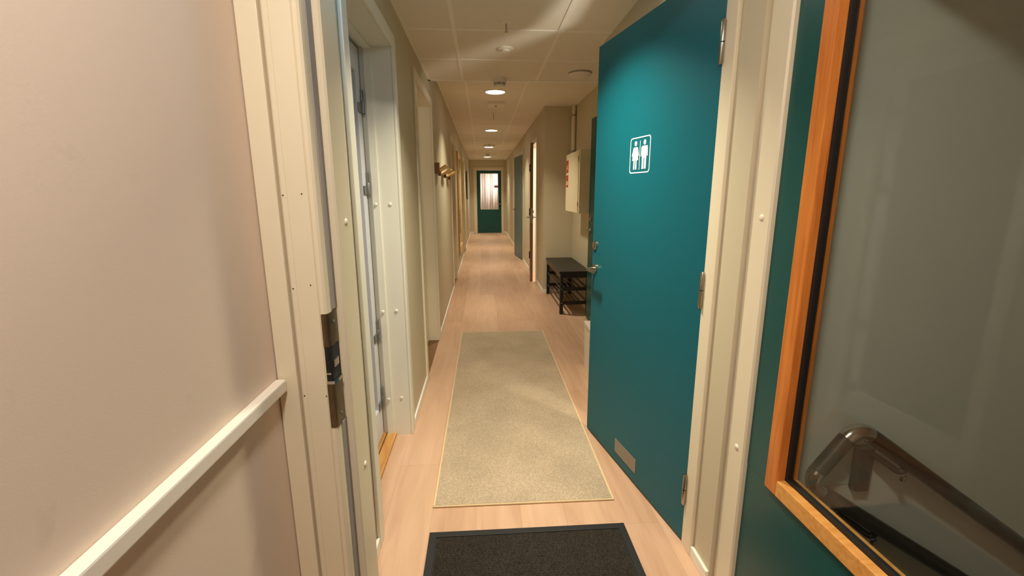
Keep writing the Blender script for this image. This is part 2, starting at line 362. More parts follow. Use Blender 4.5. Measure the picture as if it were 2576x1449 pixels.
frame_x('trim_6', LX, 1, L3, 0.13, FRAME, 'cream frame of the left doorway between coat rack and mirror', 0.065)
frame_x('trim_7', LX, 1, L4, 0.13, FRAME, 'cream frame of the left doorway beyond the tall mirror', 0.065)
frame_x('trim_8', RX, -1, WC, 0.10, FRAME, 'cream frame around the teal restroom door', 0.066)
frame_x('trim_9', RCX, -1, D2, 0.10, FRAME, 'cream frame around the dark green niche door', 0.065)
frame_x('trim_10', RXF, -1, D3, 0.10, FRAMEW, 'cream frame around the brown wooden door', 0.065)
frame_x('trim_11', RXF, -1, D4, 0.10, FRAME, 'cream frame around the blue-grey door', 0.065)
m = MB(); y = ENDY
m.box((D5[0]-0.095, y-0.015, 0), (D5[0]+0.012, y, D5[2]+0.09), 0.003).box((D5[1]-0.004, y-0.015, 0), (D5[1]+0.07, y, D5[2]+0.09), 0.003).box((D5[0], y-0.015, D5[2]-0.004), (D5[1], y, D5[2]+0.09), 0.003)
struct(m.build('trim_12', FRAME), 'cream frame around the far green door', 'door frame')

# near doorway frame: moulded jambs and head
nf = MB()
# left jamb in plan (x, y), extruded in z: front face, rebate, stop, inner face
nf.prism([(-0.463, 1.094), (-0.461, 1.090), (-0.4025, 1.090), (-0.4005, 1.0935), (-0.3985, 1.090), (-0.390, 1.090), (-0.3845, 1.094), (-0.383, 1.102), (-0.383, 1.158), (-0.379, 1.162), (-0.368, 1.162), (-0.363, 1.167), (-0.363, 1.284), (-0.463, 1.284)], 0.0, 2.13)
nf.prism([(0.862, 1.10), (0.845, 1.10), (0.845, 1.196), (0.790, 1.196), (0.785, 1.201), (0.785, 1.284), (0.862, 1.284)], 0.0, 2.13)
nf.box((-0.40, 1.196, 2.10), (0.80, 1.284, 2.14))
nf.box((-0.4515, 1.0885, 0), (-0.4490, 1.0905, 2.13))
nfo = struct(nf.build('trim_13', FRAME), 'cream frame of the near doorway, its left jamb with a strike plate', 'door frame')
screw_caps(nfo, [(-0.363, 1.232, 1.272), (-0.363, 1.232, 0.556)], '+x')
screw_caps(nfo, [(0.785, 1.233, 1.275), (0.785, 1.233, 0.562)], '-x')
for a, b in ((-0.4580, 1.342), (-0.4160, 1.345), (-0.4575, 1.122), (-0.4160, 1.130), (-0.4575, 0.845), (-0.4040, 0.842)):
    MB().lathe([(0.0016, 0), (0.0016, 0.0006)], (a, 1.0895, b), 10, Matrix.Rotation(pi/2, 4, 'X')).build('nail_hole', DARK, nfo)
# casing on the landing side of the left jamb
m = MB(); m.box((-0.513, 1.078, 0), (-0.4665, 1.10, 2.2), 0.002)
struct(m.build('trim_14', FRAME), 'flat cream casing strip beside the chair rail', 'door casing')
# strike plate: worn steel, wraps from front face into the rebate
sp = empty('strike_plate', (-0.383, 1.09, 0.905)); sp.parent = nfo
loc_ = (0.383, -1.09, -0.905)
pl = MB()
def wrap(z0, z1):
    pl.prism([(-0.3985, 1.088), (-0.389, 1.0875), (-0.3825, 1.092), (-0.3805, 1.101), (-0.3800, 1.150), (-0.3835, 1.150), (-0.384, 1.101), (-0.3975, 1.0905)], z0, z1)
wrap(0.972, 1.057); wrap(0.755, 0.878)
q = pl.build('plate', WORNST, sp, True); q.location = loc_
lb = MB(); lb.prism([(-0.3978, 1.0893), (-0.389, 1.0890), (-0.3830, 1.0935), (-0.3815, 1.101), (-0.3812, 1.150), (-0.3832, 1.150), (-0.397, 1.0905)], 0.878, 0.972)
q = lb.build('latch_opening', DARK, sp); q.location = loc_
lp = MB(); lp.prism([(-0.397, 1.0875), (-0.381, 1.0875), (-0.3795, 1.105), (-0.379, 1.135), (-0.3735, 1.135), (-0.3735, 1.104), (-0.378, 1.0840), (-0.397, 1.0840)], 0.876, 0.884)
lp.box((-0.3815, 1.100, 0.915), (-0.3785, 1.132, 0.935), 0.001).box((-0.3965, 1.087, 0.90), (-0.386, 1.0895, 0.905))
q = lp.build('striker_lip', CHROME, sp); q.location = loc_
B((-0.3838, 1.122, 0.0), (-0.3800, 1.158, 0.752), 0.001).box((-0.3838, 1.122, 1.060), (-0.3800, 1.158, 2.12), 0.001).build('rebate_strip', paint('rebate_grey', (150, 142, 136), 0.7), nfo)  # grey strip lining the rebate side face, above and below the plate
for z in (0.78, 1.03):
    q = MB().lathe([(0.005, 0), (0.005, 0.0012), (0.003, 0.002)], (-0.3800, 1.122, z), 14, ROTY).build('screw', HINGE, sp, True); q.location = (0.383, -1.09, -0.905)
# chair rail on the landing wall
struct(B((-0.515, -2.2, 0.868), (-0.490, 1.072, 0.899), 0.004).build('trim_15', paint('rail_white', (240, 234, 218), 0.32)), 'white chair rail across the left landing wall', 'chair rail')

# ------------------------------------------------------------------ doors
def lever(parent, side, loc, rz=0.0, dirx=-1, length=0.125, mat=STEEL, name='lever_handle'):
    """lever handle in the door leaf's own axes: leaf runs along +x, its face looks along side*y; lever points to dirx*x"""
    h = empty(name, loc, rz); h.parent = parent
    mt = Matrix.Rotation(pi/2*(-side), 4, 'X') if True else None
    MB().lathe([(0.026, 0), (0.026, 0.006), (0.023, 0.009)], (0, 0, 0), 28, mt).build('rose', mat, h, True)
    n = 0.048*side
    MB().tube(fillet([(0, 0, 0), (0, n, 0), (dirx*length, n*1.02, -0.002)], 0.016, 6), 0.0085, 14).build('lever', mat, h, True)
    return h
def leaf_empty(name, hinge, free, label, cat='door'):
    d = Vector((free[0]-hinge[0], free[1]-hinge[1])); o = empty(name, (hinge[0], hinge[1], 0), math.atan2(d.y, d.x))
    return struct(o, label, cat), d.length
def knuckle_hinge(parent, x, y, zc, h=0.115, r=0.0085, mat=HINGE):
    hg = empty('hinge', (x, y, zc)); hg.parent = parent
    MB().lathe([(r*0.6, -h/2-0.006), (r, -h/2), (r, -0.0015)], (0, 0, 0), 18).build('lower_knuckle', mat, hg, True)
    MB().lathe([(r, 0.0015), (r, h/2), (r*0.6, h/2+0.006)], (0, 0, 0), 18).build('upper_knuckle', mat, hg, True)
    return hg
# door leaves: local +x from hinge to free edge; the corridor-side face is +y local when leaf points to +Y world (local +y = -X world)
# door_1 restroom door, ajar
d1, wd = leaf_empty('door_1', (0.758, 1.471), (0.584, 2.364), 'wide teal restroom door standing ajar with a white pictogram sign')
B((0.004, -0.040, 0.012), (wd, 0.0, 2.042), 0.002).build('door_leaf', TEAL, d1)
for z in (0.236, 1.013, 1.80): knuckle_hinge(d1, 0.006, 0.006, z, 0.118, 0.0085, STEEL)
# pictogram sign
sg = empty('restroom_sign', (0.474, 0.0, 1.50)); sg.parent = d1
m = MB()
def rr(w, h, r, n=6):
    out = []
    for cx, cz, a0 in ((w-r, h-r, 0), (-w+r, h-r, pi/2), (-w+r, -h+r, pi), (w-r, -h+r, 1.5*pi)):
        for k in range(n+1): out.append((cx+r*math.cos(a0+k*pi/2/n), cz+r*math.sin(a0+k*pi/2/n)))
    return out
def ring(m, outer, inner, y0, y1):
    n = len(outer)
    vo0 = [m.bm.verts.new((a, y0, b)) for a, b in outer]; vi0 = [m.bm.verts.new((a, y0, b)) for a, b in inner]
    vo1 = [m.bm.verts.new((a, y1, b)) for a, b in outer]; vi1 = [m.bm.verts.new((a, y1, b)) for a, b in inner]
    for i in range(n):
        j = (i+1) % n
        for q in ((vo1[i], vo1[j], vi1[j], vi1[i]), (vo0[i], vi0[i], vi0[j], vo0[j]), (vo0[i], vo0[j], vo1[j], vo1[i]), (vi0[i], vi1[i], vi1[j], vi0[j])): m.bm.faces.new(q)
ring(m, rr(0.081, 0.074, 0.014), rr(0.0765, 0.0695, 0.011), 0.0002, 0.0012)
m.build('sign_border', WHITEP, sg)
# local +x runs away from the hinge = to the left in view: the woman stands at +x
def fig(m, cx, woman):
    sx = 1
    hd = [(cx+0.0095*math.cos(2*pi*k/20), 0.049+0.0105*math.sin(2*pi*k/20)) for k in range(20)]
    m.prism(hd, 0.0002, 0.0012, 'Y')
    if woman:
        body = [(-0.014, 0.034), (0.014, 0.034), (0.018, 0.031), (0.029, 0.000), (0.024, -0.004), (0.0165, 0.014), (0.0255, -0.020), (0.0135, -0.020), (0.0135, -0.058), (0.003, -0.058), (0.003, -0.020),
                (-0.003, -0.020), (-0.003, -0.058), (-0.0135, -0.058), (-0.0135, -0.020), (-0.0255, -0.020), (-0.0165, 0.014), (-0.024, -0.004), (-0.029, 0.000), (-0.018, 0.031)]
    else:
        body = [(-0.018, 0.035), (0.018, 0.035), (0.024, 0.030), (0.027, -0.006), (0.021, -0.008), (0.0165, 0.018), (0.0165, -0.058), (0.003, -0.058), (0.003, -0.014),
                (-0.003, -0.014), (-0.003, -0.058), (-0.0165, -0.058), (-0.0165, 0.018), (-0.021, -0.008), (-0.027, -0.006), (-0.024, 0.030)]
    m.prism([(cx+a, b) for a, b in body], 0.0002, 0.0012, 'Y')
m = MB(); fig(m, 0.036, True); m.build('woman_pictogram', WHITEP, sg)
m = MB(); fig(m, -0.036, False); m.build('man_pictogram', WHITEP, sg)
B((-0.0015, 0.0002, -0.060), (0.0015, 0.0012, 0.058)).build('divider_line', WHITEP, sg)
lever(d1, 1, (0.872, 0.0, 0.952), dirx=-1, length=0.115, mat=STEEL)
lk = empty('privacy_lock', (0.877, 0.0, 1.074)); lk.parent = d1
MB().lathe([(0.025, 0), (0.025, 0.005), (0.021, 0.008), (0.012, 0.009)], (0, 0, 0), 28, Matrix.Rotation(-pi/2, 4, 'X')).build('rose', STEEL, lk, True)
B((-0.004, 0.008, -0.014), (0.004, 0.013, 0.014), 0.001).build('turn_slot', CHROME, lk)
B((wd-0.001, -0.032, 0.90), (wd+0.002, -0.008, 1.12)).build('latch_plate', STEEL, d1)
vp = empty('vent_plate', (0.467, 0, 0.098)); vp.parent = d1
B((-0.101, 0.0, -0.036), (0.101, 0.002, 0.036), 0.0008).build('plate', paint('dull_alu', (150, 142, 130), 0.5, 0.1, 40, metal=0.5), vp)
for a in (-0.094, 0.094):
    for b in (-0.029, 0.029): MB().lathe([(0.003, 0), (0.003, 0.001)], (a, 0.002, b), 10, Matrix.Rotation(-pi/2, 4, 'X')).build('screw', STEEL, vp)
# door_2 niche door, ajar
d2, wd2 = leaf_empty('door_2', (1.195, 3.83), (1.105, 4.684), 'dark green door ajar in the niche wall beside the shoe bench')
B((0.004, -0.040, 0.012), (wd2, 0.0, 2.070), 0.002).build('door_leaf', GREEN, d2)
lever(d2, 1, (wd2-0.055, 0.0, 0.955), dirx=-1)
MB().lathe([(0.024, 0), (0.024, 0.006), (0.018, 0.009)], (wd2-0.055, 0.0, 1.08), 24, Matrix.Rotation(-pi/2, 4, 'X')).build('lock_rose', STEEL, d2, True)
for z in (0.236, 1.013, 1.83): knuckle_hinge(d2, 0.006, 0.006, z, mat=STEEL)
# door_3 brown wooden door, hinged at the far jamb
d3, wd3 = leaf_empty('door_3', (0.806, 7.685), (0.712, 6.80), 'brown wooden door edge-on, ajar towards the corridor')
B((0.004, 0.0, 0.012), (wd3, 0.042, 2.062), 0.002).build('door_leaf', DKWOOD, d3)
lever(d3, -1, (wd3-0.06, 0.0, 0.985), dirx=-1); lever(d3, 1, (wd3-0.06, 0.042, 0.985), dirx=-1)
MB().lathe([(0.024, 0), (0.024, 0.006), (0.018, 0.012)], (wd3-0.06, 0.042, 1.07), 24, Matrix.Rotation(-pi/2, 4, 'X')).build('lock_rose', STEEL, d3, True)
B((wd3-0.001, 0.008, 0.90), (wd3+0.002, 0.034, 1.12)).build('latch_plate', STEEL, d3)
for z in (0.30, 1.03, 1.75): knuckle_hinge(d3, 0.006, -0.007, z, 0.11, 0.012, DKMETAL)
# door_4 blue-grey door
d4, wd4 = leaf_empty('door_4', (0.800, 9.06), (0.690, 9.915), 'blue-grey door standing ajar on the right before the corridor end')
B((0.004, -0.040, 0.012), (wd4, 0.0, 2.080), 0.002).build('door_leaf', BLUEG, d4)
lever(d4, 1, (wd4-0.06, 0.0, 1.005), dirx=-1)
B((0.42, 0.0, 0.10), (0.52, 0.002, 0.19), 0.0005).build('vent_plate', paint('vent_pale', (120, 150, 152), 0.5), d4)
for z in (0.25, 1.03, 1.83): knuckle_hinge(d4, 0.006, 0.006, z, mat=STEEL)
# door_5 far door with glass and curtain behind
d5 = struct(empty('door_5', (D5[1], ENDY, 0), pi), 'green door with a tall glass pane at the far end of the corridor', 'door')
wd5 = D5[1]-D5[0]; gx0, gx1, gz0, gz1 = 0.104, 0.712, 0.803, 1.992
m = MB(); y0, y1 = -0.055, -0.012
y0, y1 = 0.0-0.05, 0.0-0.008
m.box((0.004, y0, 0.008), (wd5-0.004, y1, gz0)).box((0.004, y0, gz1), (wd5-0.004, y1, 2.088)).box((0.004, y0, gz0), (gx0, y1, gz1)).box((gx1, y0, gz0), (wd5-0.004, y1, gz1))
m.build('door_leaf', GREEN, d5)
B((gx0, -0.032, gz0), (gx1, -0.026, gz1)).build('glass_pane', GLASS, d5)
m = MB(); b = 0.012
m.box((gx0, -0.012, gz0), (gx1, -0.003, gz0+b)).box((gx0, -0.012, gz1-b), (gx1, -0.003, gz1)).box((gx0, -0.012, gz0), (gx0+b, -0.003, gz1)).box((gx1-b, -0.012, gz0), (gx1, -0.003, gz1))
m.build('glazing_bead', paint('pale_bead', (214, 206, 190), 0.5), d5)
rs = B((gx0+0.005, -0.0255, 1.525), (gx0+0.135, -0.0245, 1.595)).build('red_notice', REDP, d5)
for z in (1.548, 1.560, 1.572): B((gx0+0.03, -0.0246, z-0.002), (gx0+0.11, -0.0242, z+0.002)).build('notice_line', paint('notice_pale', (228, 150, 130), 0.6), rs)
h = lever(d5, 1, (0.045, -0.008, 0.985), dirx=1, length=0.12)
B((0.02, -0.008, 0.90), (0.07, -0.004, 1.08), 0.001).build('lock_plate', DKMETAL, d5)
B((-0.004, -0.012, 0.94), (0.008, -0.001, 1.16)).build('latch_guard', DKMETAL, d5)
# curtain behind the far door
m = MB(); n = 90; zs = (0.5, 2.2); rows = []
for k in range(n+1):
    x = -0.30+1.1*k/n; y = 16.75+0.022*math.sin(k*0.31+0.8*math.sin(k*0.11))+0.008*math.sin(k*0.83+1)
    rows.append([m.bm.verts.new((x, y, z)) for z in zs])
for a, b in zip(rows, rows[1:]): m.bm.faces.new((a[0], b[0], b[1], a[1]))
cu = m.build('curtain', CURT, None, True); sm = cu.modifiers.new('thick', 'SOLIDIFY'); sm.thickness = 0.003
rod = MB().tube([(-0.45, 16.75, 2.21), (0.95, 16.75, 2.21)], 0.012).build('curtain_rod', STEEL, cu, True)
tag(cu, 'pinkish white curtain hanging behind the far door glass', 'curtain')
# door_6 glazed green door, open at the right
HX, HY = 0.799, 1.193
d6 = struct(empty('door_6', (HX, HY, 0), -pi/2+math.radians(1.0)), 'near green door with orange wood glazing bead, swung wide open at the right', 'door')
T6, W6 = 0.040, 1.12      # local +x from hinge towards the viewer; visible face at local y=0 (looks to -X world); leaf body on +y local
sx0, sx1 = 0.104, W6-0.104; sz0, sz1 = 0.530, 2.00
m = MB(); m.box((0, 0, 0.012), (W6, T6, sz0), 0.002).box((0, 0, sz1), (W6, T6, 2.09), 0.002).box((0, 0, sz0), (sx0, T6, sz1)).box((sx1, 0, sz0), (W6, T6, sz1))
m.build('door_leaf', GREEN, d6)
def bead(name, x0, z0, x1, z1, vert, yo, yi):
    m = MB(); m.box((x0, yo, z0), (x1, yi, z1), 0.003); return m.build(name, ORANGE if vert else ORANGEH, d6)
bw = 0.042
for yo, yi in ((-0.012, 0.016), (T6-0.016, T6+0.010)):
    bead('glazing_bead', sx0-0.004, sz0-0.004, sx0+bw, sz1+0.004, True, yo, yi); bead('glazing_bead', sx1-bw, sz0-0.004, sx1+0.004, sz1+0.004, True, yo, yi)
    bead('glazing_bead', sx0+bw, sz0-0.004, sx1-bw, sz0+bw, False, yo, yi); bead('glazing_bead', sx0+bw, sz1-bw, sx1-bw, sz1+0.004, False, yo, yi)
m = MB(); g = 0.010; a0, a1, c0, c1 = sx0+bw, sx1-bw, sz0+bw, sz1-bw
m.box((a0-0.002, 0.012, c0), (a0+g, 0.028, c1)).box((a1-g, 0.012, c0), (a1+0.002, 0.028, c1)).box((a0, 0.012, c0-0.002), (a1, 0.028, c0+g)).box((a0, 0.012, c1-g), (a1, 0.028, c1+0.002))
m.build('gasket', RUBB, d6)
B((a0, 0.018, c0), (a1, 0.022, c1)).build('glass_pane', GLASS, d6)
# door_7 white glazed door in the left frame, closed
dx = LX-0.150
d7 = struct(empty('door_7', (dx, L1[1]-0.018, 0), -pi/2), 'white glazed door closed in the left frame on four grey hinges', 'door')
w7 = L1[1]-L1[0]-0.034; zt7 = L1[2]-0.022
m = MB()   # local +x from hinge towards viewer, face looks to +X world = local +y
m.box((0.004, -0.045, 0.026), (0.075, 0, zt7), 0.002).box((w7-0.105, -0.045, 0.05), (w7, 0, zt7), 0.002).box((0.075, -0.045, zt7-0.11), (w7-0.105, 0, zt7), 0.002).box((0.075, -0.045, 0.026), (w7-0.105, 0, 0.20), 0.002)
m.build('door_leaf', paint('leaf_white', (214, 216, 222), 0.4), d7)
B((0.075, -0.030, 0.20), (w7-0.105, -0.018, zt7-0.11)).build('glass_pane', DKGLASS, d7)
for z in (1.778, 1.395, 0.631, 0.247):
    hg = empty('hinge', (0.0, 0.0, z)); hg.parent = d7
    B((-0.010, 0.0, -0.055), (0.016, 0.010, 0.055), 0.004).build('frame_plate', HINGE, hg)
    B((0.010, 0.0, -0.055), (0.075, 0.007, -0.012), 0.003).build('leaf_plate', HINGE, hg)
    MB().lathe([(0.009, -0.055), (0.009, 0.0), (0.007, 0.003)], (0.014, 0.010, 0), 16).build('knuckle', HINGE, hg, True)
    MB().lathe([(0.0045, 0), (0.0045, 0.0012), (0.002, 0.002)], (0.004, 0.010, -0.035), 12, Matrix.Rotation(-pi/2, 4, 'X')).build('screw', CHROME, hg, True)
th = MB(); th.box((LX-0.132, L1[0], 0), (LX-0.080, L1[1], 0.018), 0.003)
tho = struct(th.build('trim_16', OAK), 'orange oak threshold under the left glazed door', 'threshold')
B((LX-0.215, L1[0], 0), (LX-0.137, L1[1], 0.018), 0.003).build('inner_strip', OAK, tho)
B((LX-0.137, L1[0], 0), (LX-0.132, L1[1], 0.010)).build('gap_seal', DARK, tho)
# closed leaves of the other left doorways
for i, (hole, nm, lab) in enumerate(((L2, 'door_8', 'plain cream door set back in the left doorway before the coat rack'), (L3, 'door_9', 'plain cream door set back in the left doorway before the tall mirror'), (L4, 'door_10', 'plain cream door set back in the left doorway beyond the tall mirror'))):
    d = struct(empty(nm, (LX-0.09, hole[0], 0), pi/2), lab, 'door'); ww = hole[1]-hole[0]
    B((0.005, 0.0, 0.012), (ww-0.005, 0.04, hole[2]-0.006), 0.002).build('door_leaf', FRAME, d)
    lever(d, -1, (0.06, 0.0, 1.0), dirx=1)
    B((0.0, -0.09, 0.0), (ww, 0.0, 0.004)).build('threshold', DKWOOD, d)

# ------------------------------------------------------------------ floor coverings
def slab(x0, x1, y0, y1, z0, z1, mat, name, parent): return B((x0, y0, z0), (x1, y1, z1), 0.002).build(name, mat, parent)
rg = empty('runner_rug', (0.17, 3.0, 0.0), math.radians(-0.3)); tag(rg, 'long beige woven runner rug with pale bound edges on the corridor floor', 'rug')
slab(-0.393, 0.393, -1.255, 1.255, 0.001, 0.008, RUG, 'woven_field', rg)
m = MB()
for s in (-1, 1): m.box((s*0.392, -1.256, 0.001), (s*0.402, 1.256, 0.0095), 0.003)
for s in (-1, 1): m.box((-0.402, s*1.255, 0.001), (0.402, s*1.262, 0.0085), 0.003)
m.build('edge_binding', RUGB, rg)
mt = empty('doormat', (0.163, 1.59, 0.0)); tag(mt, 'dark charcoal doormat with black rubber border at the near doorway', 'doormat')
B((-0.398, -1.2, 0.001), (0.398, 0.0, 0.004), 0.001).build('rubber_backing', RUBB, mt)
m = MB()
m.box((-0.398, -0.028, 0.003), (0.398, 0.0, 0.007), 0.001).box((-0.398, -1.2, 0.003), (0.398, -1.172, 0.007), 0.001).box((-0.398, -1.1725, 0.003), (-0.370, -0.0275, 0.007), 0.001).box((0.370, -1.1725, 0.003), (0.398, -0.0275, 0.007), 0.001)
m.build('rubber_border', RUBB, mt)
B((-0.365, -1.166, 0.003), (0.365, -0.034, 0.010), 0.003).build('carpet_pile', MATC, mt)

# ------------------------------------------------------------------ shoe bench
bx0, bx1, by0, by1, bh = 0.850, 1.182, 4.87, 5.955, 0.492
sb = empty('shoe_bench', ((bx0+bx1)/2, (by0+by1)/2, 0)); tag(sb, 'black shoe bench with two slatted racks standing in the niche', 'bench')
ox, oy = sb.location.x, sb.location.y
def bb_(lo, hi, bev=0.003): return B((lo[0]-ox, lo[1]-oy, lo[2]), (hi[0]-ox, hi[1]-oy, hi[2]), bev)
bb_((bx0-0.012, by0-0.008, bh-0.024), (bx1+0.006, by1+0.008, bh), 0.004).build('seat', BLACKW, sb)
L = 0.036
for x in (bx0, bx1-L):
    for y in (by0, by1-L): bb_((x, y, 0), (x+L, y+L, bh-0.024)).build('leg', BLACKW, sb)
for y in (by0, by1-0.022): bb_((bx0+L, y, bh-0.075), (bx1-L, y+0.022, bh-0.024)).build('apron', BLACKW, sb)
for x in (bx0, bx1-0.022): bb_((x, by0+L, bh-0.075), (x+0.022, by1-L, bh-0.024)).build('apron', BLACKW, sb)
for z in (0.130, 0.290):
    for y in (by0+0.004, by1-0.026):
        rl = bb_((bx0+L, y, z-0.019), (bx1-L, y+0.022, z+0.019)).build('rack_rail', BLACKW, sb)
    for i, x in enumerate((bx0+0.018, bx0+0.075, bx0+0.13, bx0+0.185, bx0+0.24, bx1-0.018)):
        MB().tube([(x-ox, by0+0.012-oy, z+0.004*(i in (0, 5))), (x-ox, by1-0.012-oy, z+0.004*(i in (0, 5)))], 0.0085, 12).build('rack_bar', paint('satin_black_bar', (40, 37, 33), 0.3) if i == 0 and z < 0.2 else bpy.data.materials['satin_black_bar'], sb, True)
for z in (0.130, 0.290):
    for x in (bx0+L/2, bx1-L/2):
        MB().lathe([(0.006, 0), (0.006, 0.002), (0.003, 0.003)], (x-ox, by0-oy, z), 14, Matrix.Rotation(pi/2, 4, 'X')).build('bolt', CHROME, sb, True)

# ------------------------------------------------------------------ wall cabinet, pipe, bin
cb = empty('wall_cabinet', (1.0, 5.08, 1.13)); tag(cb, 'cream metal wall cabinet with red labels hung above the shoe bench', 'cabinet')
cx, cy, cz = cb.location
def cbx(lo, hi, bev=0.002): return B((lo[0]-cx, lo[1]-cy, lo[2]-cz), (hi[0]-cx, hi[1]-cy, hi[2]-cz), bev)
Y0, Y1, Z0, Z1 = 4.715, 5.45, 1.13, 1.782
cbx((1.018, Y0, Z0), (RCX, Y1, Z1), 0.003).build('body', CABW, cb)
cbx((0.996, Y0+0.045, Z0+0.006), (1.016, Y1-0.004, Z1-0.006), 0.002).build('door', CABW, cb)
cbx((1.004, Y0, Z0), (1.020, Y0+0.041, Z1), 0.002).build('front_flange', CABW, cb)
for z in (Z0+0.10, Z1-0.09): MB().lathe([(0.005, -0.022), (0.005, 0.022)], (0.998-cx, Y0+0.043-cy, z-cz), 12).build('hinge', STEEL, cb, True)
for z0, z1 in ((1.57, 1.71), (1.41, 1.545)):
    lb = cbx((0.9945, 5.30, z0), (0.9965, 5.425, z1), 0).build('red_label', REDP, cb)
    m = MB(); zc = (z0+z1)/2
    if z0 > 1.5: m.prism([(5.33-cy, zc-0.03-cz), (5.395-cy, zc-0.03-cz), (5.3625-cy, zc+0.03-cz)], 0.9935-cx, 0.9950-cx, 'X')
    else: m.box((0.9935-cx, 5.32-cy, zc-0.045-cz), (0.995-cx, 5.405-cy, zc+0.0-cz))
    m.build('label_mark', paint('label_pale', (232, 200, 160), 0.6), lb)
m = MB(); m.tube([(1.168, 5.925, 1.30), (1.168, 5.925, FAR_Z)], 0.026, 20)
pp = tag(m.build('water_pipe', PIPEW, None, True), 'cream vertical pipe in the niche corner above the cabinet', 'pipe')
for z in (1.86, 2.30):
    MB().lathe([(0.030, -0.012), (0.030, 0.012)], (1.168, 5.925, z), 20).box((1.168, 5.92, z-0.01), (1.20, 5.945, z+0.01)).build('pipe_clamp', STEEL, pp, True)
bn = empty('storage_bin', (0.90, 3.165, 0)); tag(bn, 'white lidded bin on the floor behind the teal door edge', 'bin')
m = MB(); m.prism([(-0.118, -0.145), (0.118, -0.145), (0.118, 0.145), (-0.118, 0.145)], 0.0, 0.335); o = m.build('body', PLASTIC, bn)
for v in o.data.vertices:
    if v.co.z > 0.3: v.co.x *= 1.06; v.co.y *= 1.03
B((-0.131, -0.152, 0.335), (0.131, 0.152, 0.378), 0.012).build('lid', PLASTIC, bn)

# ------------------------------------------------------------------ coat rack, mirror, picture on the left wall
cr = empty('coat_rack', (LX, 4.75, 1.56)); tag(cr, 'pine coat rack with angled wooden hooks on the left wall', 'coat rack')
B((0.0, -0.60, -0.022), (0.012, 1.14, 0.012), 0.003).build('back_rail', paint('rack_cream', (206, 192, 158), 0.5), cr)
B((0.0, -0.630, -0.045), (0.055, -0.595, 0.050), 0.003).build('end_block', DKWOOD, cr)
for y in (-0.35, 0.30, 0.95):
    hk = MB(); hk.box((-0.004, -0.15, -0.006), (0.095, 0.15, 0.006), 0.003, Matrix.Translation((0.018, y, -0.012)) @ Matrix.Rotation(math.radians(-30), 4, 'Y')); h = hk.build('hook_paddle', PINEY, cr)
    B((0.010, y+0.06, -0.050), (0.034, y+0.11, -0.004), 0.003).build('hook_support', DKWOOD, h)
mr = empty('wall_mirror', (LX, 8.4, 0.27)); tag(mr, 'tall narrow mirror in a pine frame on the left wall', 'mirror')
hh, hw = 1.77, 0.50; fw = 0.055
m = MB(); m.box((0, -hw, 0), (0.03, -hw+fw, hh), 0.004).box((0, hw-fw, 0), (0.03, hw, hh), 0.004).box((0, -hw+fw, 0), (0.03, hw-fw, 0.14), 0.004).box((0, -hw+fw, hh-fw*1.4), (0.03, hw-fw, hh), 0.004)
m.build('frame', PINE, mr); B((0.004, -hw+fw, 0.14), (0.012, hw-fw, hh-fw*1.4)).build('mirror_glass', MIRROR, mr)
pc = empty('wall_picture', (LX, 12.75, 1.56)); tag(pc, 'dark oval framed wall mirror far down the left wall', 'mirror')
def ov(a, b, n=36): return [(a*math.cos(2*pi*k/n), b*math.sin(2*pi*k/n)) for k in range(n)]
m = MB(); m.prism(ov(0.62, 0.385), 0, 0.028, 'X'); m.build('frame', DKMETAL, pc)
m = MB(); m.prism(ov(0.57, 0.335), 0.028, 0.030, 'X'); m.build('mirror_glass', MIRROR, pc)
sw = empty('light_switch', (RXF, 14.6, 1.02)); tag(sw, 'small white light switch on the right wall near the far door', 'light switch')
B((-0.012, -0.042, -0.042), (0, 0.042, 0.042), 0.003).build('plate', PLASTIC, sw); B((-0.020, -0.028, -0.028), (-0.010, 0.028, 0.028), 0.002).build('rocker', PLASTIC, sw)

# ------------------------------------------------------------------ ceiling fittings
LABS = ['recessed round downlight over the doormat, just above view', 'nearest visible round downlight, beside the slotted smoke detector', 'second round downlight along the far corridor ceiling',
        'third round downlight, under the flat mounting plate', 'farthest round downlight, close to the end wall']
for (x, y, z), lab in zip(DOWN, LABS):
    dl = empty('ceiling_light', (x, y, z)); tag(dl, lab, 'downlight', 'downlights in a row along the corridor ceiling')
    m = MB(); n = 48
    prof = [(0.118, 0.0), (0.116, -0.006), (0.108, -0.008), (0.103, -0.004)]
    rows = [[m.bm.verts.new((r*math.cos(2*pi*i/n), r*math.sin(2*pi*i/n), zz)) for i in range(n)] for r, zz in prof]
    for a, b in zip(rows, rows[1:]):
        for i in range(n): m.bm.faces.new((a[i], a[(i+1) % n], b[(i+1) % n], b[i]))
    m.build('trim_ring', PLASTIC, dl, True)
    MB().lathe([(0.104, -0.0035), (0.104, -0.0015)], (0, 0, 0), 48).build('diffuser', LAMP, dl)
vl = empty('ceiling_light', (-0.08, 0.06, VEST_Z)); tag(vl, 'round opal ceiling lamp over the stair landing, behind the viewpoint', 'ceiling lamp')
MB().lathe([(0.19, 0), (0.19, -0.03), (0.18, -0.04)], (0, 0, 0), 40).build('base', PLASTIC, vl, True)
MB().lathe([(0.175, -0.04), (0.17, -0.055), (0.12, -0.066)], (0, 0, 0), 40).build('diffuser', LAMP, vl, True)
